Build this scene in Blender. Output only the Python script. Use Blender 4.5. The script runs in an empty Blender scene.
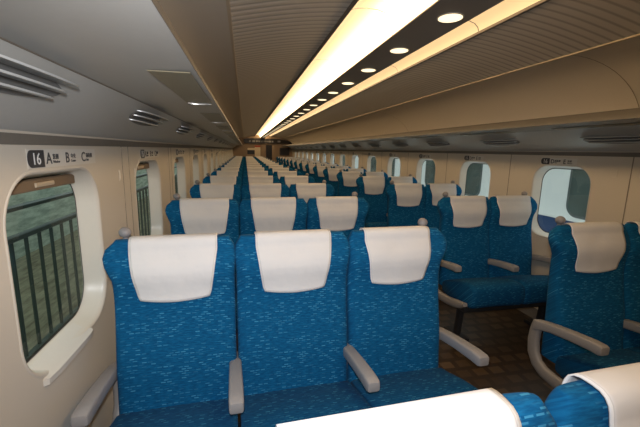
import bpy, bmesh, math, random
from mathutils import Vector, Matrix
random.seed(7)
C = bpy.context.scene.collection
H = 1.36                      # camera height above the floor
XL, XR = -0.565, 2.37         # side walls
Y0, PITCH, NROW = 1.41, 1.04, 16
YB, YE = -1.6, 18.05          # ends of the saloon
PI = math.pi

# ------------------------------------------------------------------ materials
def mat(name):
    m = bpy.data.materials.new(name); m.use_nodes = True
    nt = m.node_tree; b = nt.nodes['Principled BSDF']
    return m, nt, b
def N(nt, t, **kw):
    n = nt.nodes.new(t)
    for k, v in kw.items():
        if k in n.inputs: n.inputs[k].default_value = v
        else: setattr(n, k, v)
    return n
def plain(name, col, rough=.5, metal=0, bump=0, bscale=60, var=.06, spec=.5):
    m, nt, b = mat(name)
    tc = N(nt, 'ShaderNodeTexCoord')
    no = N(nt, 'ShaderNodeTexNoise', Scale=bscale, Detail=3.0)
    nt.links.new(tc.outputs['Object'], no.inputs['Vector'])
    mx = N(nt, 'ShaderNodeMix', data_type='RGBA')
    mx.inputs[6].default_value = (*[c*(1-var) for c in col], 1)
    mx.inputs[7].default_value = (*[min(1, c*(1+var)) for c in col], 1)
    nt.links.new(no.outputs['Fac'], mx.inputs[0]); nt.links.new(mx.outputs[2], b.inputs['Base Color'])
    b.inputs['Roughness'].default_value = rough; b.inputs['Metallic'].default_value = metal
    b.inputs['Specular IOR Level'].default_value = spec
    if bump:
        bp = N(nt, 'ShaderNodeBump', Strength=bump, Distance=.002)
        nt.links.new(no.outputs['Fac'], bp.inputs['Height']); nt.links.new(bp.outputs['Normal'], b.inputs['Normal'])
    return m
def emit(name, col, s):
    m, nt, b = mat(name)
    b.inputs['Base Color'].default_value = (*col, 1)
    b.inputs['Emission Color'].default_value = (*col, 1); b.inputs['Emission Strength'].default_value = s
    return m
def fabric(name, dark, lite, dash):
    # woven moquette: rows of short pale dashes scattered over a two-tone ground
    m, nt, b = mat(name); L = nt.links.new
    tc = N(nt, 'ShaderNodeTexCoord'); sp = N(nt, 'ShaderNodeSeparateXYZ'); L(tc.outputs['Object'], sp.inputs[0])
    ad = N(nt, 'ShaderNodeMath', operation='ADD'); L(sp.outputs['Y'], ad.inputs[0]); L(sp.outputs['Z'], ad.inputs[1])
    cb = N(nt, 'ShaderNodeCombineXYZ'); L(sp.outputs['X'], cb.inputs['X']); L(ad.outputs[0], cb.inputs['Y'])
    # ground
    mp = N(nt, 'ShaderNodeMapping'); mp.inputs['Scale'].default_value = (45, 190, 1); L(cb.outputs[0], mp.inputs['Vector'])
    no = N(nt, 'ShaderNodeTexNoise', Scale=1.0, Detail=2.0); L(mp.outputs[0], no.inputs['Vector'])
    rp = N(nt, 'ShaderNodeValToRGB'); rp.color_ramp.elements[0].position = .38; rp.color_ramp.elements[1].position = .64
    rp.color_ramp.elements[0].color = (*dark, 1); rp.color_ramp.elements[1].color = (*lite, 1); L(no.outputs['Fac'], rp.inputs[0])
    # dashes
    br = N(nt, 'ShaderNodeTexBrick', Scale=1.0)
    br.inputs['Color1'].default_value = (0, 0, 0, 1); br.inputs['Color2'].default_value = (1, 1, 1, 1); br.inputs['Mortar'].default_value = (0, 0, 0, 1)
    br.inputs['Brick Width'].default_value = .021; br.inputs['Row Height'].default_value = .0095
    br.inputs['Mortar Size'].default_value = .0032; br.inputs['Mortar Smooth'].default_value = .6
    L(cb.outputs[0], br.inputs['Vector'])
    rd = N(nt, 'ShaderNodeValToRGB'); rd.color_ramp.elements[0].position = .60; rd.color_ramp.elements[1].position = 1.0; L(br.outputs['Color'], rd.inputs[0])
    mx = N(nt, 'ShaderNodeMix', data_type='RGBA'); mx.inputs[7].default_value = (*dash, 1)
    L(rd.outputs[0], mx.inputs[0]); L(rp.outputs[0], mx.inputs[6]); L(mx.outputs[2], b.inputs['Base Color'])
    b.inputs['Roughness'].default_value = .9; b.inputs['Specular IOR Level'].default_value = .1
    b.inputs['Sheen Weight'].default_value = .02
    bp = N(nt, 'ShaderNodeBump', Strength=.35, Distance=.003); L(no.outputs['Fac'], bp.inputs['Height']); L(bp.outputs['Normal'], b.inputs['Normal'])
    return m
def cover_mat():
    m, nt, b = mat('white_cover'); L = nt.links.new
    uv = N(nt, 'ShaderNodeUVMap'); sp = N(nt, 'ShaderNodeSeparateXYZ'); L(uv.outputs[0], sp.inputs[0])
    # hem: a stitched line a little in from the border (u is stored as distance to the nearest border in metres)
    rp = N(nt, 'ShaderNodeValToRGB'); e = rp.color_ramp.elements
    mul = N(nt, 'ShaderNodeMath', operation='MULTIPLY'); mul.inputs[1].default_value = 40; L(sp.outputs['X'], mul.inputs[0]); L(mul.outputs[0], rp.inputs[0])
    e[0].position = 0; e[0].color = (.75, .735, .72, 1); e[1].position = 1; e[1].color = (.69, .675, .665, 1)
    k = e.new(.20); k.color = (.75, .735, .72, 1); k = e.new(.25); k.color = (.54, .525, .51, 1); k = e.new(.32); k.color = (.69, .675, .665, 1)
    L(rp.outputs[0], b.inputs['Base Color']); b.inputs['Roughness'].default_value = .75; b.inputs['Specular IOR Level'].default_value = .2
    tc = N(nt, 'ShaderNodeTexCoord'); no = N(nt, 'ShaderNodeTexNoise', Scale=9.0, Detail=3.0); L(tc.outputs['Object'], no.inputs['Vector'])
    bp = N(nt, 'ShaderNodeBump', Strength=.45, Distance=.014); L(no.outputs['Fac'], bp.inputs['Height']); L(bp.outputs['Normal'], b.inputs['Normal'])
    return m
def floor_mat():
    m, nt, b = mat('aisle_floor'); L = nt.links.new
    tc = N(nt, 'ShaderNodeTexCoord')
    br = N(nt, 'ShaderNodeTexBrick', Scale=1.0, offset=.5)
    br.inputs['Color1'].default_value = (.10, .066, .040, 1); br.inputs['Color2'].default_value = (.048, .031, .020, 1); br.inputs['Mortar'].default_value = (.036, .024, .016, 1)
    br.inputs['Brick Width'].default_value = .115; br.inputs['Row Height'].default_value = .10; br.inputs['Mortar Size'].default_value = .018; br.inputs['Mortar Smooth'].default_value = .1
    L(tc.outputs['Object'], br.inputs['Vector']); L(br.outputs['Color'], b.inputs['Base Color'])
    b.inputs['Roughness'].default_value = .45
    return m
def ribbed(name, col, scale):
    m, nt, b = mat(name); L = nt.links.new
    tc = N(nt, 'ShaderNodeTexCoord'); w = N(nt, 'ShaderNodeTexWave', bands_direction='Y', wave_profile='SIN', Scale=scale)
    L(tc.outputs['Object'], w.inputs['Vector'])
    rp = N(nt, 'ShaderNodeValToRGB'); e = rp.color_ramp.elements
    e[0].position = .0; e[0].color = (*[c*.62 for c in col], 1); e[1].position = .35; e[1].color = (*col, 1)
    L(w.outputs['Fac'], rp.inputs[0]); L(rp.outputs[0], b.inputs['Base Color']); b.inputs['Roughness'].default_value = .6
    bp = N(nt, 'ShaderNodeBump', Strength=.4, Distance=.004); L(w.outputs['Fac'], bp.inputs['Height']); L(bp.outputs['Normal'], b.inputs['Normal'])
    return m
def glass_mat(name, tint, refl):
    m, nt, b = mat(name); L = nt.links.new
    nt.nodes.remove(b); out = nt.nodes['Material Output']
    tr = N(nt, 'ShaderNodeBsdfTransparent'); tr.inputs[0].default_value = (*tint, 1)
    gl = N(nt, 'ShaderNodeBsdfGlossy'); gl.inputs['Roughness'].default_value = .02
    mx = N(nt, 'ShaderNodeMixShader'); mx.inputs[0].default_value = refl
    L(tr.outputs[0], mx.inputs[1]); L(gl.outputs[0], mx.inputs[2]); L(mx.outputs[0], out.inputs['Surface'])
    return m
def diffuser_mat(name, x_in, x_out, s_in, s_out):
    # lamp cove: falloff from an unmodelled hidden tube, painted in as an emission gradient
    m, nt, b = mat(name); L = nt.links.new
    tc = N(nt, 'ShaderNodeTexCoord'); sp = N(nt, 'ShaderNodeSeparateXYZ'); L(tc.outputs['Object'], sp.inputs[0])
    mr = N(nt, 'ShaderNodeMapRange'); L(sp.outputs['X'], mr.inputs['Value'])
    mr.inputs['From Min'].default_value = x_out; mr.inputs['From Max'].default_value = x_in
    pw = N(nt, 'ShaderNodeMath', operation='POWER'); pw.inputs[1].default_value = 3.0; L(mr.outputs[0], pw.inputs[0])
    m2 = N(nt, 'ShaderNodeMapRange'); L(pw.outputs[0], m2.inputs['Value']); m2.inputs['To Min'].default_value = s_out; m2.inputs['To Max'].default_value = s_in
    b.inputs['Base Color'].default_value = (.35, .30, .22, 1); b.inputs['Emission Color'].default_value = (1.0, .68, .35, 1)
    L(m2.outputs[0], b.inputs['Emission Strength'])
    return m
def ground_mat():
    m, nt, b = mat('platform_ground'); L = nt.links.new
    tc = N(nt, 'ShaderNodeTexCoord'); mp = N(nt, 'ShaderNodeMapping'); mp.inputs['Scale'].default_value = (6, 1.2, 1); L(tc.outputs['Object'], mp.inputs['Vector'])
    no = N(nt, 'ShaderNodeTexNoise', Scale=2.5, Detail=6.0, Roughness=.7); L(mp.outputs[0], no.inputs['Vector'])
    rp = N(nt, 'ShaderNodeValToRGB'); e = rp.color_ramp.elements
    e[0].position = .32; e[0].color = (.075, .062, .032, 1); e[1].position = .7; e[1].color = (.28, .26, .17, 1)
    L(no.outputs['Fac'], rp.inputs[0]); L(rp.outputs[0], b.inputs['Base Color']); b.inputs['Roughness'].default_value = .9
    return m
def stone_mat():
    m, nt, b = mat('concrete_wall'); L = nt.links.new
    tc = N(nt, 'ShaderNodeTexCoord'); mp = N(nt, 'ShaderNodeMapping'); mp.inputs['Scale'].default_value = (1, 1.0, 5); L(tc.outputs['Object'], mp.inputs['Vector'])
    no = N(nt, 'ShaderNodeTexNoise', Scale=3.0, Detail=7.0, Roughness=.7); L(mp.outputs[0], no.inputs['Vector'])
    rp = N(nt, 'ShaderNodeValToRGB'); e = rp.color_ramp.elements
    e[0].position = .3; e[0].color = (.20, .26, .21, 1); e[1].position = .7; e[1].color = (.66, .74, .62, 1)
    L(no.outputs['Fac'], rp.inputs[0]); L(rp.outputs[0], b.inputs['Base Color']); b.inputs['Roughness'].default_value = .9
    return m

M = dict(
    seat=fabric('blue_moquette', (.003, .070, .178), (.005, .108, .250), (.045, .24, .42)),
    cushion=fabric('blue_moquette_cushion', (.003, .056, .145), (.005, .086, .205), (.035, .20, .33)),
    cover=cover_mat(),
    arm=plain('grey_armrest', (.30, .285, .28), .42, bump=.15, bscale=300),
    frame=plain('grey_side_frame', (.27, .25, .235), .45),
    knob=plain('grey_knob', (.25, .235, .235), .5),
    dark=plain('dark_metal', (.02, .02, .022), .5),
    wall=plain('cream_wall', (.64, .575, .48), .38, bump=.03, bscale=200, var=.02),
    bezel=plain('white_bezel', (.62, .565, .485), .35, var=.02),
    sill=plain('cream_sill', (.62, .58, .52), .35, var=.02),
    shade=plain('brown_sunshade', (.20, .135, .08), .6),
    joint=plain('wall_joint', (.24, .20, .155), .6),
    hook=plain('pale_hook', (.70, .64, .54), .3),
    floor=floor_mat(), ceil=plain('ceiling_grey', (.37, .335, .285), .55, var=.02), rib=ribbed('ribbed_ceiling', (.56, .505, .44), 5.6),
    center=plain('brown_center_panel', (.17, .135, .11), .4), trim=plain('dark_trim', (.11, .09, .075), .5),
    band=plain('wall_top_shade', (.17, .15, .125), .6), edge=plain('tan_edge', (.50, .40, .28), .4),
    curve=plain('curved_panel', (.58, .52, .44), .5, var=.02),
    rack=plain('rack_grey', (.50, .485, .45), .36, var=.03), lip=plain('rack_lip', (.12, .105, .085), .42),
    panel=plain('bronze_panel', (.27, .235, .155), .38), pedge=plain('bright_edge', (.75, .73, .68), .25, metal=.4),
    slat=plain('vent_slat', (.62, .62, .60), .35, metal=.1), vback=plain('vent_back', (.20, .195, .185), .6),
    ring=plain('lamp_ring', (.5, .45, .38), .4), lens=emit('downlight_lens', (1.0, .80, .50), 1.7),
    sign=plain('sign_dark', (.045, .045, .05), .4), ink=plain('sign_ink', (.05, .05, .055), .5), white=plain('sign_white', (.80, .79, .76), .5),
    plate=plain('sign_plate', (.68, .64, .57), .4, var=.01),
    endw=plain('brown_end_wall', (.33, .24, .165), .45), black=plain('black_panel', (.012, .011, .012), .3),
    red=plain('red_strip', (.55, .10, .06), .5), paper=plain('notice_paper', (.80, .70, .55), .6), led=plain('display_glyph', (.24, .25, .27), .5),
    gl_l=glass_mat('tinted_glass', (.66, .73, .69), .05), gl_r=glass_mat('clear_glass', (.80, .88, .86), .04),
    ground=ground_mat(), stone=stone_mat(), rail=plain('dark_railing', (.035, .05, .04), .5),
    train=plain('white_train_paint', (.80, .82, .82), .3, var=.01), stripe=plain('blue_stripe', (.012, .042, .13), .3), twin=plain('train_window', (.06, .085, .08), .12, bscale=3.5, var=.8),
    tframe=plain('train_window_frame', (.09, .11, .11), .4),
    interior=plain('train_interior', (.10, .13, .11), .6),
)
# ------------------------------------------------------------------ mesh helpers
class MB:
    def __init__(s): s.v = []; s.f = []; s.uv = None
    def add(s, vs, fs):
        n = len(s.v); s.v += [tuple(p) for p in vs]; s.f += [tuple(i+n for i in f) for f in fs]; return s
    def box(s, a, b, bev=0):
        bm = bmesh.new()
        bmesh.ops.create_cube(bm, size=1)
        for v in bm.verts: v.co = Vector([(a[i]+b[i])/2 + v.co[i]*(b[i]-a[i]) for i in range(3)])
        if bev: bmesh.ops.bevel(bm, geom=bm.edges[:], offset=bev, segments=3, affect='EDGES', profile=.5)
        bm.verts.index_update(); s.add([v.co[:] for v in bm.verts], [[v.index for v in f.verts] for f in bm.faces]); bm.free(); return s
    def loft(s, secs, cap=True):
        n = len(secs[0]); base = len(s.v)
        for q in secs: s.v += [tuple(p) for p in q]
        for i in range(len(secs)-1):
            for j in range(n):
                a = base+i*n+j; b = base+i*n+(j+1) % n
                s.f.append((a, b, b+n, a+n))
        if cap:
            s.f.append(tuple(base+j for j in reversed(range(n)))); s.f.append(tuple(base+(len(secs)-1)*n+j for j in range(n)))
        return s
    def tube(s, path, w, h=None, n=12, e=2.0, side=Vector((1, 0, 0))):
        # oval tube swept along a path; w measured along `side`, h across it
        h = h or w; secs = []; P = [Vector(p) for p in path]
        for i, p in enumerate(P):
            t = (P[min(i+1, len(P)-1)]-P[max(i-1, 0)]).normalized()
            sd = (side - t*side.dot(t)).normalized() if abs(side.dot(t)) < .98 else t.orthogonal().normalized()
            up = t.cross(sd)
            wi = w[i] if isinstance(w, (list, tuple)) else w; hi = h[i] if isinstance(h, (list, tuple)) else h
            q = []
            for k in range(n):
                a = 2*PI*k/n; c, d = math.cos(a), math.sin(a)
                q.append(p + sd*(wi/2*math.copysign(abs(c)**(2/e), c)) + up*(hi/2*math.copysign(abs(d)**(2/e), d)))
            secs.append(q)
        return s.loft(secs)
    def strip(s, prof, y0, y1, close=False, ny=1):
        # sheet: (x, z) profile swept along y
        n = len(prof); base = len(s.v)
        for k in range(ny+1):
            y = y0+(y1-y0)*k/ny
            s.v += [(x, y, z) for x, z in prof]
        for k in range(ny):
            for i in range(n if close else n-1):
                a = base+k*n+i; b = base+k*n+(i+1) % n; s.f.append((a, b, b+n, a+n))
        if close:
            s.f.append(tuple(base+i for i in reversed(range(n)))); s.f.append(tuple(base+ny*n+i for i in range(n)))
        return s
    def ball(s, c, r, nu=16, nv=10, sq=(1, 1, 1)):
        secs = []
        for i in range(1, nv):
            t = PI*i/nv
            secs.append([(c[0]+r*sq[0]*math.sin(t)*math.cos(2*PI*k/nu), c[1]+r*sq[1]*math.sin(t)*math.sin(2*PI*k/nu), c[2]-r*sq[2]*math.cos(t)) for k in range(nu)])
        return s.loft(secs)
    def disc(s, c, r, h, n=32, up=-1):
        return s.loft([[(c[0]+rr*math.cos(2*PI*k/n), c[1]+rr*math.sin(2*PI*k/n), c[2]+z) for k in range(n)] for rr, z in ((r, 0), (r, up*h*.7), (r*.9, up*h))])
    def build(s, name, m, parent=None, smooth=40, loc=None):
        me = bpy.data.meshes.new(name); me.from_pydata(s.v, [], s.f); 
        bm = bmesh.new(); bm.from_mesh(me); bmesh.ops.recalc_face_normals(bm, faces=bm.faces[:]); bm.to_mesh(me); bm.free()
        me.materials.append(m)
        if smooth:
            me.polygons.foreach_set('use_smooth', [True]*len(me.polygons)); me.set_sharp_from_angle(angle=math.radians(smooth))
        o = bpy.data.objects.new(name, me); C.objects.link(o)
        if parent: o.parent = parent
        if loc: o.location = loc
        return o
def empty(name, loc=(0, 0, 0), rz=0):
    o = bpy.data.objects.new(name, None); C.objects.link(o); o.location = loc; o.rotation_euler = (0, 0, rz); o.empty_display_size = .1
    return o
def tag(o, label=None, cat=None, group=None, kind=None):
    for k, v in (('label', label), ('category', cat), ('group', group), ('kind', kind)):
        if v: o[k] = v
    return o
def copy_tree(o, parent=None):
    c = o.copy(); C.objects.link(c)
    if parent: c.parent = parent
    for ch in list(o.children): copy_tree(ch, c)
    return c
ORD = ['first', 'second', 'third', 'fourth', 'fifth', 'sixth', 'seventh', 'eighth', 'ninth', 'tenth', 'eleventh', 'twelfth', 'thirteenth', 'fourteenth',
       'fifteenth', 'sixteenth', 'seventeenth', 'eighteenth', 'nineteenth', 'twentieth']
ORD += ['twenty-'+o for o in ORD[:9]] + ['thirtieth'] + ['thirty-'+o for o in ORD[:9]]

def rrect(cy, cz, hy, hz, r, n=10):
    pts = []
    for qy, qz, a0 in ((1, 1, 0), (-1, 1, 90), (-1, -1, 180), (1, -1, 270)):
        for k in range(n+1):
            a = math.radians(a0+90*k/n)
            pts.append((cy+qy*(hy-r)+r*math.cos(a), cz+qz*(hz-r)+r*math.sin(a)))
    return pts
# ------------------------------------------------------------------ the room shell
WZ0, WZ1 = -.655+H, -.075+H      # window opening heights
WT = .025+H                      # wall top, where the rack underside starts
HW = .28                         # half width of a window opening
def side_wall(name, x, outs, ycs, hw):
    # one sheet with a rounded hole for every window
    mb = MB(); cz = (WZ0+WZ1)/2; hz = (WZ1-WZ0)/2
    first, last = ycs[0]-.52, ycs[-1]+.52
    def rect(y0, y1): mb.add([(x, y0, 0), (x, y1, 0), (x, y1, WT+.2), (x, y0, WT+.2)], [(0, 1, 2, 3)])
    rect(YB, first); rect(last, YE)
    for yc in ycs:
        inn = rrect(yc, cz, hw, hz, .14)
        out = []
        for (y, z) in inn:
            dy, dz = y-yc, z-cz
            ty = .52/abs(dy) if abs(dy) > 1e-6 else 1e9
            tz = ((WT+.2-cz) if dz > 0 else cz)/abs(dz) if abs(dz) > 1e-6 else 1e9
            t = min(ty, tz); out.append([yc+dy*t, cz+dz*t])
        for cy_, cz_ in ((yc-.52, 0), (yc+.52, 0), (yc-.52, WT+.2), (yc+.52, WT+.2)):
            o = min(out, key=lambda q: (q[0]-cy_)**2+(q[1]-cz_)**2); o[0], o[1] = cy_, cz_
        n = len(inn)
        mb.add([(x, y, z) for y, z in inn]+[(x, y, z) for y, z in out], [(i, (i+1) % n, n+(i+1) % n, n+i) for i in range(n)])
    w = mb.build(name, M['wall'], smooth=0); tag(w, kind='structure')
    return w
YCL = [1.235+PITCH*k for k in range(16)]
YCR = [2.262+PITCH*k for k in range(15)]
wl = side_wall('wall_left', XL, -1, YCL, HW); wr = side_wall('wall_right', XR, 1, YCR, .258)
wn = 0
def window(x, sgn, yc, hw, glass, detail, shade):
    global wn
    wn += 1
    cz = (WZ0+WZ1)/2; hz = (WZ1-WZ0)/2
    root = tag(empty('window_%d' % wn, (x, yc, 0)), kind='structure')
    rings = []
    for dx, g in ((.001, .008), (-.002, .005), (-.002, .0), (.003, -.006), (.014, -.009), (.055, -.019), (.062, -.022), (.075, -.024)):
        rings.append([(dx*sgn, y, z) for y, z in rrect(0, cz, hw+g, hz+g, max(.03, .14+g))])
    MB().loft(rings, cap=False).build('window_frame', M['bezel'], root, smooth=50)
    gk = [(.0715*sgn, y, z) for y, z in rrect(0, cz, hw-.022, hz-.022, .12)], [(.0715*sgn, y, z) for y, z in rrect(0, cz, hw-.030, hz-.030, .112)]
    MB().loft(gk, cap=False).build('gasket', M['dark'], root)
    p = rrect(0, cz, hw-.023, hz-.023, .12)
    MB().add([(.073*sgn, y, z) for y, z in p], [tuple(range(len(p)))]).build('pane', glass, root, smooth=0)
    if shade:
        s = MB().box((min(.045*sgn, .060*sgn), -hw+.075, WZ1-.060), (max(.045*sgn, .060*sgn), hw-.075, WZ1-.024), .004).build('sunshade', M['shade'], root)
        MB().tube([(.043*sgn, -.05, WZ1-.043), (.043*sgn, .05, WZ1-.043)], .008, .014, side=Vector((1, 0, 0)), e=3).build('shade_grip', M['edge'], s)
    if detail:
        q = []
        for k, (dy, dx) in enumerate(((-hw+.06, .01), (-hw+.075, -.012), (-hw+.12, -.018), (.0, -.022), (.05, -.022), (.075, -.018), (.09, -.008), (.09, 0.01))):
            q.append((dy, dx))
        top = [(dx*sgn, dy, WZ0+.004) for dy, dx in q] + [(.05*sgn, .09, WZ0+.028), (.05*sgn, -hw+.06, WZ0+.028)]
        bot = [(a, b_, c-.018) for a, b_, c in top]
        MB().loft([bot, top]).build('window_sill', M['sill'], root, smooth=30)
    return root
for i, yc in enumerate(YCL): window(XL, -1, yc, HW, M['gl_l'], i < 4, True)
for i, yc in enumerate(YCR): window(XR, 1, yc, .258, M['gl_r'], False, False)
# joints between wall panels, and the little bag hooks beside them
for k in range(15):
    y = 1.86+PITCH*k
    for d in (-.045, .05):
        MB().box((XL-.01, y+d-.0022, .0), (XL+.0015, y+d+.0022, WT)).build('panel_joint', M['joint'], wl, smooth=0)
    y = 1.755+PITCH*k
    MB().box((XR-.0015, y-.003, .0), (XR+.01, y+.003, WT)).build('panel_joint', M['joint'], wr, smooth=0)
def hook(x, sgn, y, z, label, group):
    o = MB().tube([(0, 0, -.022), (.004*sgn, 0, -.018), (.005*sgn, 0, 0), (.004*sgn, 0, .018), (0, 0, .022)], .005, .004, n=8, side=Vector((0, 1, 0))).build('coat_hook', M['hook'], loc=(x, y, z))
    tag(o, label, 'hook', group)
for k in range(5):
    for d, w in ((-.10, 'nearer'), (.13, 'farther')):
        hook(XL, 1, 1.86+PITCH*k+d, -.13+H, 'pale coat hook on the three-seat side wall, %s hook past the %s window' % (w, ORD[k]), 'coat hooks on the wall beside the three-seat benches')
for k in range(4):
    for d, w in ((-.055, 'nearer'), (.085, 'farther')):
        hook(XR, -1, 1.755+PITCH*k+d, -.105+H, 'pale coat hook on the two-seat side wall, %s hook before the %s window' % (w, ORD[k]), 'coat hooks on the wall beside the two-seat benches')
MB().add([(XL-.02, YB, 0), (XR+.02, YB, 0), (XR+.02, YE, 0), (XL-.02, YE, 0)], [(0, 1, 2, 3)]).build('floor', M['floor'], smooth=0)['kind'] = 'structure'
for nm, x, s in (('baseboard_left', XL, 1), ('baseboard_right', XR, -1)):
    MB().box((min(x, x+.012*s), YB, 0), (max(x, x+.012*s), YE, .09)).build(nm, M['joint'], smooth=0)['kind'] = 'structure'
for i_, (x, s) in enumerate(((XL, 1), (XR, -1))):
    MB().box((min(x, x+.004*s), YB, .000+H), (max(x, x+.004*s), YE, .028+H)).build('shadow_gap_%d' % (i_+1), M['band'], smooth=0)['kind'] = 'structure'  # shadow gap at the wall top, put in as a dark-coloured strip
# ceiling profile
XC = .87
def z(v): return v+H
ce = tag(empty('ceiling', (XC, 0, H)), kind='structure')
def W(x): return x-XC
def vault(x): t = max(0, (abs(x-XC)-.381)/(.92-.381)); return .648-.088*t**1.5
for s in (-1, 1):
    prof = [(s*(.381+(.92-.381)*i/12), vault(XC+.381+(.92-.381)*i/12)) for i in range(13)]
    MB().strip(prof, YB, YE).build('ribbed_panel', M['rib'], ce)
    MB().strip([(s*.917, .566), (s*.917, .553), (s*.931, .552), (s*.931, .566)], YB, YE).build('panel_edge', M['edge'], ce, smooth=0)
    xo = (XR-XC) if s > 0 else (XC-XL)
    pr = [(s*(.93+(xo+.02-.93)*math.sin(a)), .16+.402*math.cos(a)) for a in [PI/2*i/16 for i in range(17)]]
    MB().strip(pr, YB, YE).build('curved_panel', M['curve'], ce)
    for y in ((1.76, 4.88, 8.0, 11.1, 14.2) if s > 0 else ()):
        MB().add([(px*.997, y+dy, pz-.0035) for dy in (-.003, .003) for px, pz in pr], [(i, i+1, 17+i+1, 17+i) for i in range(16)]).build('panel_joint', M['joint'], ce)
    MB().strip([(s*.398, .648), (s*.398, .641), (s*.379, .640), (s*.379, .655)], YB, YE).build('slot_trim', M['trim'], ce, smooth=0)
MB().strip([(-.119, .585), (-.112, .583), (.112, .583), (.119, .585), (.117, .600), (-.117, .600)], YB, YE, close=True).build('center_panel', M['center'], ce, smooth=0)
MB().strip([(-1.6, .80), (1.6, .80)], YB, YE).build('roof_deck', M['trim'], ce, smooth=0)
# lamp troughs
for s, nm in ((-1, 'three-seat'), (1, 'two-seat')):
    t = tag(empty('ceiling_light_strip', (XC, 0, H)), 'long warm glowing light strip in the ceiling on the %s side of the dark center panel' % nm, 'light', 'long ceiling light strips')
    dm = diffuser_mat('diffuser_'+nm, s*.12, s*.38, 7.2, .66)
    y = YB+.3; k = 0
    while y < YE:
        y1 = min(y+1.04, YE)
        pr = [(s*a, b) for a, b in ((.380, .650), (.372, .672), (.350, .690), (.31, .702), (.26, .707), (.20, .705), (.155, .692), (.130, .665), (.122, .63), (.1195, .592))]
        MB().strip(pr, y+.003, y1-.003).build('diffuser', dm, t)  # cove reflector given its own glow in place of a hidden tube
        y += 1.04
# downlights
dl = tag(empty('downlight', (0, 0, 0)), 'x', 'light', 'round downlights along the dark center panel')
MB().disc((0, 0, 0), .057, .004).build('ring', M['ring'], dl)
MB().disc((0, 0, -.003), .051, .003).build('lens', M['lens'], dl)
for k in range(31):
    o = dl if k == 0 else copy_tree(dl)
    o.location = (.885, 1.50+.525*k, .583+H)
    o['label'] = 'round warm downlight in the dark ceiling center panel, %s from the near end' % ORD[k]
# ------------------------------------------------------------------ overhead luggage racks
PX, PZ = (.14, .32), 0
def rack(s, label):
    xw = (XC-XL) if s < 0 else (XR-XC)
    root = tag(empty('luggage_rack', (XC, 0, H)), label, 'luggage rack')
    lx = .985
    MB().strip([(s*lx, .186), (s*1.269, .178), (s*1.275, .20), (s*(lx+.006), .200)], YB, YE, close=True).build('shelf', M['rack'], root, smooth=0)
    MB().strip([(s*(lx-.001), .1865), (s*(lx+.004), .206), (s*(lx+.020), .236), (s*(lx+.04), .238), (s*(lx+.05), .21), (s*(lx+.004), .190)], YB, YE, close=True).build('front_lip', M['lip'], root, smooth=30)
    wobj = wl if s < 0 else wr
    sp_ = MB().strip([(XC+s*1.271, H+.178), (XC+s*(xw+.01), H+.026), (XC+s*(xw+.01), H+.046), (XC+s*1.277, H+.20)], YB, YE, close=True).build('sloping_panel', M['rack'], wobj, smooth=0)
    MB().strip([(s*1.2685, .1775), (s*1.272, .1775), (s*1.2725, .1755), (s*1.269, .1765)], YB, YE, close=True).build('shelf_seam', M['joint'], root, smooth=0)
    return root
racks = {}
racks[-1] = rack(-1, 'long grey overhead luggage rack running above the three-seat benches')
racks[1] = rack(1, 'long grey overhead luggage rack running above the two-seat benches')
def up_panel(s):
    r = empty('underside_panel')
    MB().loft([[(s*a, b, c) for a, b, c in ((-.048, -.30, 0), (.052, -.30, -.0005), (.052, .30, -.0005), (-.048, .30, 0))], [(s*a, b, c-.0022) for a, b, c in ((-.046, -.297, 0), (.050, -.297, -.0005), (.050, .297, -.0005), (-.046, .297, 0))]]).build('plate', M['panel'], r, smooth=0)
    MB().tube([(s*-.044, .300, -.004), (s*-.02, .308, -.005), (s*.02, .308, -.005), (s*.048, .300, -.004)], .007, .006, n=8).build('bright_edge', M['pedge'], r)
    return r
for s, y0, n in ((-1, 1.25, 15), (1, 1.75, 14)):
    p0 = up_panel(s); p0.parent = racks[s]
    for k in range(n):
        o = p0 if k == 0 else copy_tree(p0)
        o.parent = racks[s]; o.location = (s*(1.045 if s < 0 else 1.20), y0+PITCH*k, .1825 if s < 0 else .1780)
def vent(s):
    r = empty('air_vent')
    d = Vector((s*-.175, 0, .15)).normalized()           # up along the sloping panel, towards the aisle
    nrm = Vector((s*-.65, 0, -.76)).normalized(); L = .235
    pts = [(L*math.sin(a), .040*math.cos(a)) for a in [2*PI*i/32 for i in range(32)]]
    MB().loft([[Vector((0, y, 0))+d*q+nrm*h for y, q in pts] for h in (0.0, .002)]).build('back_plate', M['vback'], r)
    for i in (-1, 0, 1):
        base = d*(.026*i)
        out = Vector((s*-1.0, 0, -.16)).normalized()
        l = L*(.97-.06*(1-i)); n = 28; w = .050+.006*i
        top = [base+Vector((0, l*math.cos(PI*k/n), 0))+out*(.002+w*math.sin(PI*k/n)**.55) for k in range(n+1)]
        th = Vector((0, 0, .0045))
        MB().loft([[p for p in top], [p+th for p in top]]).build('slat', M['slat'], r, smooth=30)
    return r
for s, side, y0, n in ((-1, 'three-seat', .80, 16), (1, 'two-seat', 1.77, 15)):
    p0 = tag(vent(s), 'x', 'vent', 'louvred air vents above the %s side wall' % side)
    for k in range(n):
        o = p0 if k == 0 else copy_tree(p0)
        xw = (XC-XL) if s < 0 else (XR-XC)
        t = .32 if s < 0 else .47
        o.location = (XC+s*(1.27+(xw-1.27)*t), y0+PITCH*k, H+.178-.150*t-.001)
        o['label'] = 'grey air vent with curved slats above the %s side wall, %s along' % (side, ORD[k])
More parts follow.
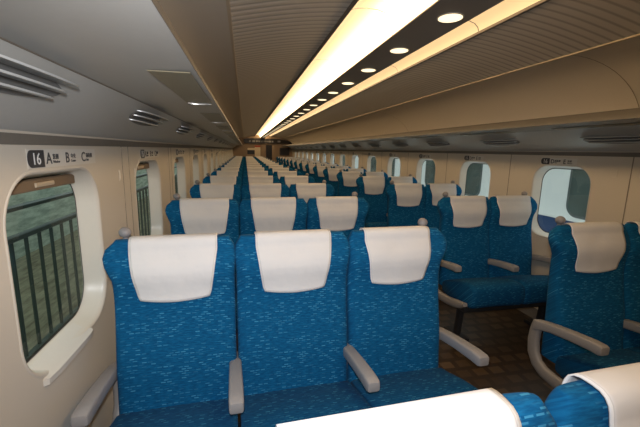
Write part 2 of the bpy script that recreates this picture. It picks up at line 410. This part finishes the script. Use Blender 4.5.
# ------------------------------------------------------------------ seat benches
ZB, ZT = .34, 1.022                     # seat back bottom and top (floor = 0)
def lev():
    # (z, front y, back y, grows wing 0..1, width scale)
    L = []
    for i in range(24):
        t = i/23; zz = ZB+(ZT-.035-ZB)*t
        f = -.135+.112*t; 
        hb = math.exp(-((zz-.915)/.075)**2); lum = math.exp(-((zz-.56)/.10)**2)
        f -= .036*hb+.010*lum
        b = .005+.016*t
        L.append((zz, f, b))
    f, b = L[-1][1], L[-1][2]; mid = (f+b)/2; hd = (b-f)/2
    for i in range(1, 9):
        a = PI/2*i/8; k = max(.05, math.cos(a)**.45)
        L.append((ZT-.035+.035*math.sin(a), mid-hd*k, mid+hd*k))
    return L
LEV = lev()
def sup(w0, w1, f, b, zz, e=7.0, n=40):
    cx, cy, hx, hy = (w0+w1)/2, (f+b)/2, (w1-w0)/2, (b-f)/2; q = []
    for k in range(n):
        a = 2*PI*k/n; c, d = math.cos(a), math.sin(a)
        q.append((cx+hx*math.copysign(abs(c)**(2/e), c), cy+hy*math.copysign(abs(d)**(2/4.0), d), zz))
    return q
def smooth(a, b, t): t = max(0, min(1, (t-a)/(b-a))); return t*t*(3-2*t)
def seat_back(hw, earl, earr):
    secs = []
    for zz, f, b in LEV:
        wing = smooth(.865, .958, zz)*(1-smooth(.972, ZT+.004, zz)*.75)
        rnd = smooth(ZT-.05, ZT+.01, zz)*.022
        secs.append(sup(-hw-earl*wing+rnd, hw+earr*wing-rnd, f-.0*wing, b, zz))
    return MB().loft(secs)
def cover_mesh():
    path = [(f, zz) for zz, f, b in LEV if zz > .765] + [(b, zz) for zz, f, b in reversed(LEV) if zz > .86]
    # offset outward
    P = []
    for i, (y, zz) in enumerate(path):
        a, c = path[max(0, i-1)], path[min(len(path)-1, i+1)]
        t = Vector((c[0]-a[0], c[1]-a[1])).normalized(); P.append((y-t.y*.007, zz+t.x*.007))
    D = [0]
    for i in range(1, len(P)): D.append(D[-1]+math.hypot(P[i][0]-P[i-1][0], P[i][1]-P[i-1][1]))
    # resample evenly
    n = 46; R = []
    for k in range(n+1):
        d = D[-1]*k/n; i = max(j for j in range(len(D)) if D[j] <= d+1e-9); i = min(i, len(D)-2)
        t = (d-D[i])/(D[i+1]-D[i]); R.append((P[i][0]+(P[i+1][0]-P[i][0])*t, P[i][1]+(P[i+1][1]-P[i][1])*t, d))
    m = 24; vs = []; uv = []; tot = D[-1]
    for k, (y, zz, d) in enumerate(R):
        hw = .126+.029*min(1, d/.20)-.004*(1-min(1, d/.02))
        for j in range(m+1):
            u = -1+2*j/m; x = hw*u
            yy, z2 = y, zz
            if d < .1: z2 += .012*u*u*(1-d/.1)                 # lower edge bows down in the middle
            front = d < .26
            if front:                                           # soft folds running to a dimple
                r = math.hypot(x/.05, (d-.17)/.03); yy += .007*math.exp(-r*r)-.002*math.exp(-(x/.02)**2)*(1-smooth(.05, .16, d))
                yy -= .004*(1-abs(u)**3)*(1-smooth(.0, .12, d))
            vs.append((x, yy, z2)); uv.append((min(hw-abs(x), d, tot-d), 0))
    fs = [(k*(m+1)+j, k*(m+1)+j+1, (k+1)*(m+1)+j+1, (k+1)*(m+1)+j) for k in range(n) for j in range(m)]
    mb = MB().add(vs, fs); mb.uv = uv; return mb
def build_cover(parent, dx=0):
    mb = cover_mesh(); o = mb.build('headrest_cover', M['cover'], parent, smooth=60)
    l = o.data.uv_layers.new(name='UVMap')
    for lp in o.data.loops: l.data[lp.index].uv = mb.uv[lp.vertex_index]
    md = o.modifiers.new('thick', 'SOLIDIFY'); md.thickness = .003; md.offset = 1
    o.location = (dx, 0, 0); return o
CUSH = [(-.478, .318), (-.492, .350), (-.492, .415), (-.482, .447), (-.462, .462), (-.43, .468), (-.36, .462), (-.26, .435), (-.16, .398), (-.115, .385), (-.10, .36), (-.10, .30), (-.14, .285), (-.30, .280), (-.44, .300)]
def cushion(hw):
    # smooth the profile, then sweep it across with rounded sides
    def dense(p):
        out = []; n = len(p)
        for i in range(n):
            p0, p1, p2, p3 = p[i-1], p[i], p[(i+1) % n], p[(i+2) % n]
            for t in (0, .5):
                out.append(tuple(.5*((2*p1[c])+(-p0[c]+p2[c])*t+(2*p0[c]-5*p1[c]+4*p2[c]-p3[c])*t*t+(-p0[c]+3*p1[c]-3*p2[c]+p3[c])*t**3) for c in (0, 1)))
        return out
    pr = dense(CUSH); cy, cz = -.30, .385; secs = []
    xs = [-1, -.985, -.955, -.90, -.78, -.4, 0, .4, .78, .90, .955, .985, 1]
    for u in xs:
        e = 1-max(0, (abs(u)-.86)/.14)**2.2*.16
        secs.append([(hw*u, cy+(y-cy)*(1-(1-e)*.35), cz+(zz-cz)*e+.006*(1-u*u)) for y, zz in pr])
    return MB().loft(secs)
def arm_bar(drop=0):
    # tapered padded bar, wider pad at the front end
    secs = []
    for y, zt, h, w in ((-.352, .566, .020, .034), (-.350, .574, .036, .044), (-.340, .579, .046, .049), (-.30, .578, .046, .050), (-.20, .566, .044, .049), (-.10, .550, .044, .047), (-.04, .538, .050, .045), (-.005, .528, .060, .042), (.0, .515, .050, .036)):
        hx = w/2; q = []
        for k in range(20):
            a = 2*PI*k/20; c, d = math.cos(a), math.sin(a)
            q.append((hx*math.copysign(abs(c)**(.36), c), y, zt-h/2+h/2*math.copysign(abs(d)**.36, d)))
        secs.append(q)
    return MB().loft(secs)
def side_frame():
    p = [(-.012, .515), (.0, .46), (.003, .41), (-.006, .35), (-.035, .305), (-.08, .282), (-.15, .275), (-.26, .285), (-.34, .300), (-.41, .318), (-.455, .338)]
    d = []
    for i in range(len(p)-1):
        for t in (0, .5): d.append((0, p[i][0]+(p[i+1][0]-p[i][0])*t, p[i][1]+(p[i+1][1]-p[i][1])*t))
    d.append((0, *p[-1]))
    n = len(d); h = [.052+.012*math.sin(PI*i/(n-1)) if i < n-3 else .05-.012*(i-(n-3)) for i in range(n)]
    return MB().tube(d, .036, h, n=14, e=3.2)
def bench(name, xs, hws, ears, arms, frames, knobs):
    root = empty(name)
    for i, (x, hw) in enumerate(zip(xs, hws)):
        b = seat_back(hw, *ears[i]).build('seat_back', M['seat'], root, smooth=50); b.location = (x, 0, 0)
        build_cover(b)
        if i in knobs:
            kx = knobs[i]
            MB().tube([(kx, .02, 1.0), (kx, .02, 1.032)], .020, n=12, side=Vector((1, 0, 0))).ball((kx, .018, 1.043), .0225, sq=(1, 1, .92)).build('grab_knob', M['knob'], b)
        c = cushion(hw-.003).build('seat_cushion', M['cushion'], root, smooth=60); c.location = (x, 0, 0)
    for x in arms:
        a = arm_bar().build('armrest', M['arm'], root, smooth=40); a.location = (x, 0, 0)
        mid = x not in frames
        if mid:
            a.scale = (1.0, 1.09, 1.0); a.location.z = -.012
            MB().loft([[(dx, y, zz) for dx, y in ((-.011, -.02), (.011, -.02), (.011, -.065), (-.011, -.065))] for zz in (.40, .50)]).build('bracket', M['frame'], a)
    for x in frames:
        f = side_frame().build('side_frame', M['frame'], root, smooth=40); f.location = (x, 0, 0)
    x0, x1 = xs[0]-.16, xs[-1]+.16
    MB().box((x0-.04, -.40, .245), (x1+.04, -.13, .285), .008).build('underframe', M['dark'], root)
    for x in (x0, x1):
        MB().tube([(x, -.30, .25), (x, -.29, .12), (x, -.28, .03)], .035, .06, e=4).box((x-.04, -.38, 0), (x+.04, -.17, .03), .006).build('leg', M['dark'], root)
    return root
tri = bench('three_seat_bench', (-.455, 0, .459), (.2185, .232, .2225), ((.029, .004), (.004, .012), (-.004, .032)), (-.695, -.243, .228, .705), (-.695, .705), {0: -.178, 2: .152})
tag(tri, 'x', 'train seat', 'three-seat benches')
for k in range(-1, NROW):
    o = tri if k == -1 else copy_tree(tri)
    o.location = (.188, Y0+PITCH*k, 0)
    if k == -1: o.rotation_euler.z = math.radians(2.2)
    if k == -1: l = 'blue three-seat bench closest to the camera, only its headrest tops and white covers showing'
    elif k == 0: l = 'blue three-seat bench seen whole with white headrest covers, beside the row 16 sign'
    else: l = 'blue three-seat bench with white covers, %s row behind the bench beside the row 16 sign' % ORD[k-1]
    o['label'] = l
duo = bench('two_seat_bench', (-.205, .205), (.210, .203), ((.032, .002), (-.002, .036)), (-.445, .0, .432), (-.445, .432), {0: -.165, 1: .148})
tag(duo, 'x', 'train seat', 'two-seat benches')
for k in range(0, NROW):
    o = duo if k == 0 else copy_tree(duo)
    o.location = (1.905, Y0+PITCH*k, 0)
    o['label'] = ('blue two-seat bench nearest the camera across the aisle, cut by the frame edge' if k == 0
                  else 'blue two-seat bench with white headrest covers, %s row behind the nearest two-seat bench' % ORD[k-1])
# ------------------------------------------------------------------ seat-number signs over the windows
_pool = {}
def text_mesh(txt, size):
    key = (txt, size)
    if key not in _pool:
        cu = bpy.data.curves.new('txt', 'FONT'); cu.body = txt; cu.size = size; cu.extrude = .0004; cu.offset = size*(.0 if txt.isdigit() else .014); cu.resolution_u = 3
        o = bpy.data.objects.new('txt', cu); C.objects.link(o)
        dg = bpy.context.evaluated_depsgraph_get(); me = bpy.data.meshes.new_from_object(o.evaluated_get(dg))
        bpy.data.objects.remove(o); bpy.data.curves.remove(cu); _pool[key] = me
    return _pool[key]
def text(name, txt, size, m, parent, x, zz, off=-.0012, bold=0, sx=1):
    me = text_mesh(txt, size).copy(); me.materials.clear(); me.materials.append(m)
    o = bpy.data.objects.new(name, me); C.objects.link(o); o.parent = parent
    o.location = (x, off, zz); o.rotation_euler = (PI/2, 0, 0); o.scale = (sx, 1, 1)
    return o
def sign(row, letters, loc, rz, label, group, detail):
    # local x runs along the reading direction, -y faces the saloon
    r = tag(empty('seat_number_sign', loc, rz), label, 'sign', group)
    n = len(letters)
    Wd = .088+.116*n
    MB().box((.0, -.0008, -.004), (Wd, .0, .048)).build('plate', M['plate'], r, smooth=0)
    pts = [(.0+.018+.018*math.cos(a), .022+.024*math.sin(a)) for a in [PI/2+PI*i/10 for i in range(11)]] + [(.082, -.002), (.082, .046)]
    MB().loft([[(a, -.0008, b) for a, b in pts], [(a, -.0016, b) for a, b in pts]]).build('number_panel', M['sign'], r, smooth=0)
    text('row_number', str(row), .046, M['white'], r, .020 if row > 9 else .032, .0065, off=-.0020, sx=.95)
    x = .092
    for ch, jp, en in letters:
        text('letter', ch, .046, M['ink'], r, x, .0065, off=-.0012)
        if detail:
            text('caption', jp, .0175, M['ink'], r, x+.036, .020, off=-.0012)
            text('caption', en, .0115, M['ink'], r, x+.036, .0075, off=-.0012)
        x += .113
    return r
LA = (('A', '窓側', 'Window'), ('B', '中央', 'Center'), ('C', '通路側', 'Aisle'))
RA = (('D', '通路側', 'Aisle'), ('E', '窓側', 'Window'))
for k in range(16):
    sign(16-k, LA, (XL+.001, 1.075+PITCH*k, -.060+H), PI/2, 'row %d sign with letters A B C above a window' % (16-k), 'seat signs lettered A B C', k < 4)
for k in range(15):
    sign(16-k, RA, (XR-.001, 2.455+PITCH*k, -.068+H), -PI/2, 'row %d sign with letters D E above a window' % (16-k), 'seat signs lettered D E', k < 3)
# ------------------------------------------------------------------ far end of the saloon
wf = MB().add([(XL-.1, YE, -.0), (XR+.1, YE, 0), (XR+.1, YE, 2.3), (XL-.1, YE, 2.3)], [(0, 1, 2, 3)]).build('wall_front', M['endw'], smooth=0); wf['kind'] = 'structure'
wb = MB().add([(XL-.1, YB, -.0), (XR+.1, YB, 0), (XR+.1, YB, 2.3), (XL-.1, YB, 2.3)], [(0, 1, 2, 3)]).build('wall_back', M['wall'], smooth=0); wb['kind'] = 'structure'
d = tag(empty('door_1', (1.19, YE, 0)), kind='structure')
MB().box((-.36, -.02, 0), (-.15, -.001, 1.60), .01).box((.15, -.02, 0), (.36, -.001, 1.60), .01).box((-.36, -.02, 1.58), (.36, -.001, 1.66), .01).build('door_frame', M['endw'], d)
MB().box((-.15, -.014, 0), (.15, -.001, 1.58)).build('door_leaf', M['black'], d, smooth=0)
b = tag(empty('display_board', (1.19, YE-.06, 1.785)), 'wide dark electronic display board with pale glyphs above the far doorway', 'display board')
pts = [(-1.22, -.16), (-1.20, -.20), (1.05, -.20), (1.22, -.15), (1.16, -.06), (.95, .06), (.5, .16), (-.5, .19), (-1.1, .16), (-1.22, .10)]
MB().loft([[(x, 0, zz*.64) for x, zz in pts], [(x, -.05, zz*.64) for x, zz in pts]]).build('board', M['black'], b, smooth=0)
g = MB(); x = -.98
for w in (.10, .02, .16, .09, .12, .09, .13, .07, .15, .1):
    if w > .03: g.box((x, -.053, -.07), (x+w*.85, -.050, .01))
    x += w+.02
g.box((.42, -.053, -.06), (.56, -.050, .03)); g.build('glyphs', M['led'], b, smooth=0)
p = tag(empty('wall_poster', (.62, YE, 1.28)), 'pale notice poster with a red top band on the far wall beside the doorway', 'poster')
MB().box((-.14, -.012, -.28), (.14, 0, .27)).build('sheet', M['paper'], p, smooth=0); MB().box((-.14, -.016, .19), (.14, -.0115, .27)).build('band', M['red'], p, smooth=0)
p = tag(empty('picture_panel', (.30, YE, 1.30)), 'small framed picture, dark below and pale above, on the far wall', 'picture')
MB().box((-.18, -.012, -.18), (.18, -.001, .02), .01).build('dark_field', M['black'], p, smooth=0); MB().box((-.17, -.013, .02), (.18, -.001, .12), .01).build('pale_field', M['paper'], p, smooth=0)
p = tag(empty('wall_monitor', (1.97, YE, 1.28)), 'dark rectangular screen on the far wall at the end of the two-seat rows', 'screen')
MB().box((-.25, -.03, -.20), (.25, -.001, .19), .012).build('casing', M['trim'], p); MB().box((-.22, -.032, -.17), (.22, -.029, .16)).build('screen', M['black'], p, smooth=0)
# ------------------------------------------------------------------ outside, three-seat side: platform with a railing
MB().add([(-4.2, -3, -.02), (-.72, -3, -.02), (-.72, 24, -.02), (-4.2, 24, -.02)], [(0, 1, 2, 3)]).build('ground', M['ground'], smooth=0)['kind'] = 'structure'
MB().box((-2.95, -3, -.02), (-2.75, 24, 2.6)).build('exterior_wall', M['stone'], smooth=0)['kind'] = 'structure'
f = tag(empty('platform_railing', (-1.30, 0, 0)), 'dark metal railing with upright bars on the platform outside the windows', 'railing')
MB().tube([(0, 1.2, -.53+H), (0, 8.4, -.53+H)], .045, .035, e=4).build('lower_rail', M['rail'], f)
MB().tube([(0, 1.2, -.36+H), (0, 8.4, -.36+H)], .055, .028, e=4).build('upper_rail', M['rail'], f)
MB().tube([(0, 1.2, .10), (0, 8.4, .10)], .04, .03, e=4).build('bottom_rail', M['rail'], f)
y = 1.25
while y < 8.4:
    big = False
    MB().tube([(0, y, -.02 if big else .10), (0, y, (-.36 if big else -.53)+H)], .04 if big else .022, n=8).build('post' if big else 'baluster', M['rail'], f)
    y += .14
# outside, two-seat side: the white train on the next track
tx = 3.42
t = tag(empty('train', (tx, 0, 0)), 'white train with a dark blue stripe standing on the next track outside the windows', 'train')
prof = [(.35, -1.2), (.04, -1.1), (.0, -.6), (.0, .5), (.0, 1.35), (.02, 1.6), (.10, 1.85), (.3, 2.1), (.8, 2.3), (1.6, 2.35), (1.6, -1.2)]
MB().strip(prof, -4, 26, close=True).build('train_body', M['train'], t, smooth=30)
MB().strip([(-.002, .34), (-.004, .34), (-.004, .665), (-.002, .665)], -4, 26, close=True).build('stripe', M['stripe'], t, smooth=0)
for k in range(16):
    c = 2.82+PITCH*k
    rr = lambda g: rrect(c, 1.02, (.30+g), .29+g, .12+g)
    w = MB().loft([[(-.001, y, zz) for y, zz in rr(.02)], [(-.006, y, zz) for y, zz in rr(.012)], [(-.006, y, zz) for y, zz in rr(0)]]).build('train_window', M['tframe'], t, smooth=0)
    q = rr(-.012)
    MB().loft([[(-.0062, y, zz) for y, zz in q], [(-.008, y, zz) for y, zz in q]]).build('pane', M['twin'], w, smooth=0)
# ------------------------------------------------------------------ light
def area(name, loc, size, sy, e, col, rot):
    l = bpy.data.lights.new(name, 'AREA'); l.shape = 'RECTANGLE'; l.size = size; l.size_y = sy; l.energy = e; l.color = col
    o = bpy.data.objects.new(name, l); C.objects.link(o); o.location = loc; o.rotation_euler = rot; return o
w = bpy.data.worlds.new('World'); bpy.context.scene.world = w; w.use_nodes = True
bg = w.node_tree.nodes['Background']; bg.inputs[0].default_value = (.84, .94, .97, 1); bg.inputs[1].default_value = 1.6
# ------------------------------------------------------------------ camera with its flash
yaw, pitch, roll, F = .2118, -.1776, .0204, 350.0
f = Vector((math.sin(yaw)*math.cos(pitch), math.cos(yaw)*math.cos(pitch), math.sin(pitch)))
r = Vector((math.cos(yaw), -math.sin(yaw), 0)); u = r.cross(f)
r2 = r*math.cos(roll)+u*math.sin(roll); u2 = -r*math.sin(roll)+u*math.cos(roll)
cd = bpy.data.cameras.new('camera'); cam = bpy.data.objects.new('camera', cd); C.objects.link(cam)
cd.sensor_width = 36; cd.lens = 36*F/640; cd.clip_start = .02; cd.clip_end = 200
mw = Matrix((r2, u2, -f)).transposed().to_4x4(); mw.translation = Vector((0, 0, H)); cam.matrix_world = mw
bpy.context.scene.camera = cam
fl = bpy.data.lights.new('flash', 'SPOT'); fl.energy = 72; fl.color = (.93, .95, 1.0); fl.shadow_soft_size = .025; fl.spot_size = math.radians(116); fl.spot_blend = 1.0
fo = bpy.data.objects.new('flash', fl); C.objects.link(fo)
fa = Vector((.12, 1, -.30)).normalized(); ra = fa.cross(Vector((0, 0, 1))).normalized(); ua = ra.cross(fa)
m2 = Matrix((ra, ua, -fa)).transposed().to_4x4(); m2.translation = Vector((0, 0, H))+u2*.09-f*.03; fo.matrix_world = m2
vs = bpy.context.scene.view_settings; vs.view_transform = 'Standard'; vs.look = 'None'; vs.exposure = 0
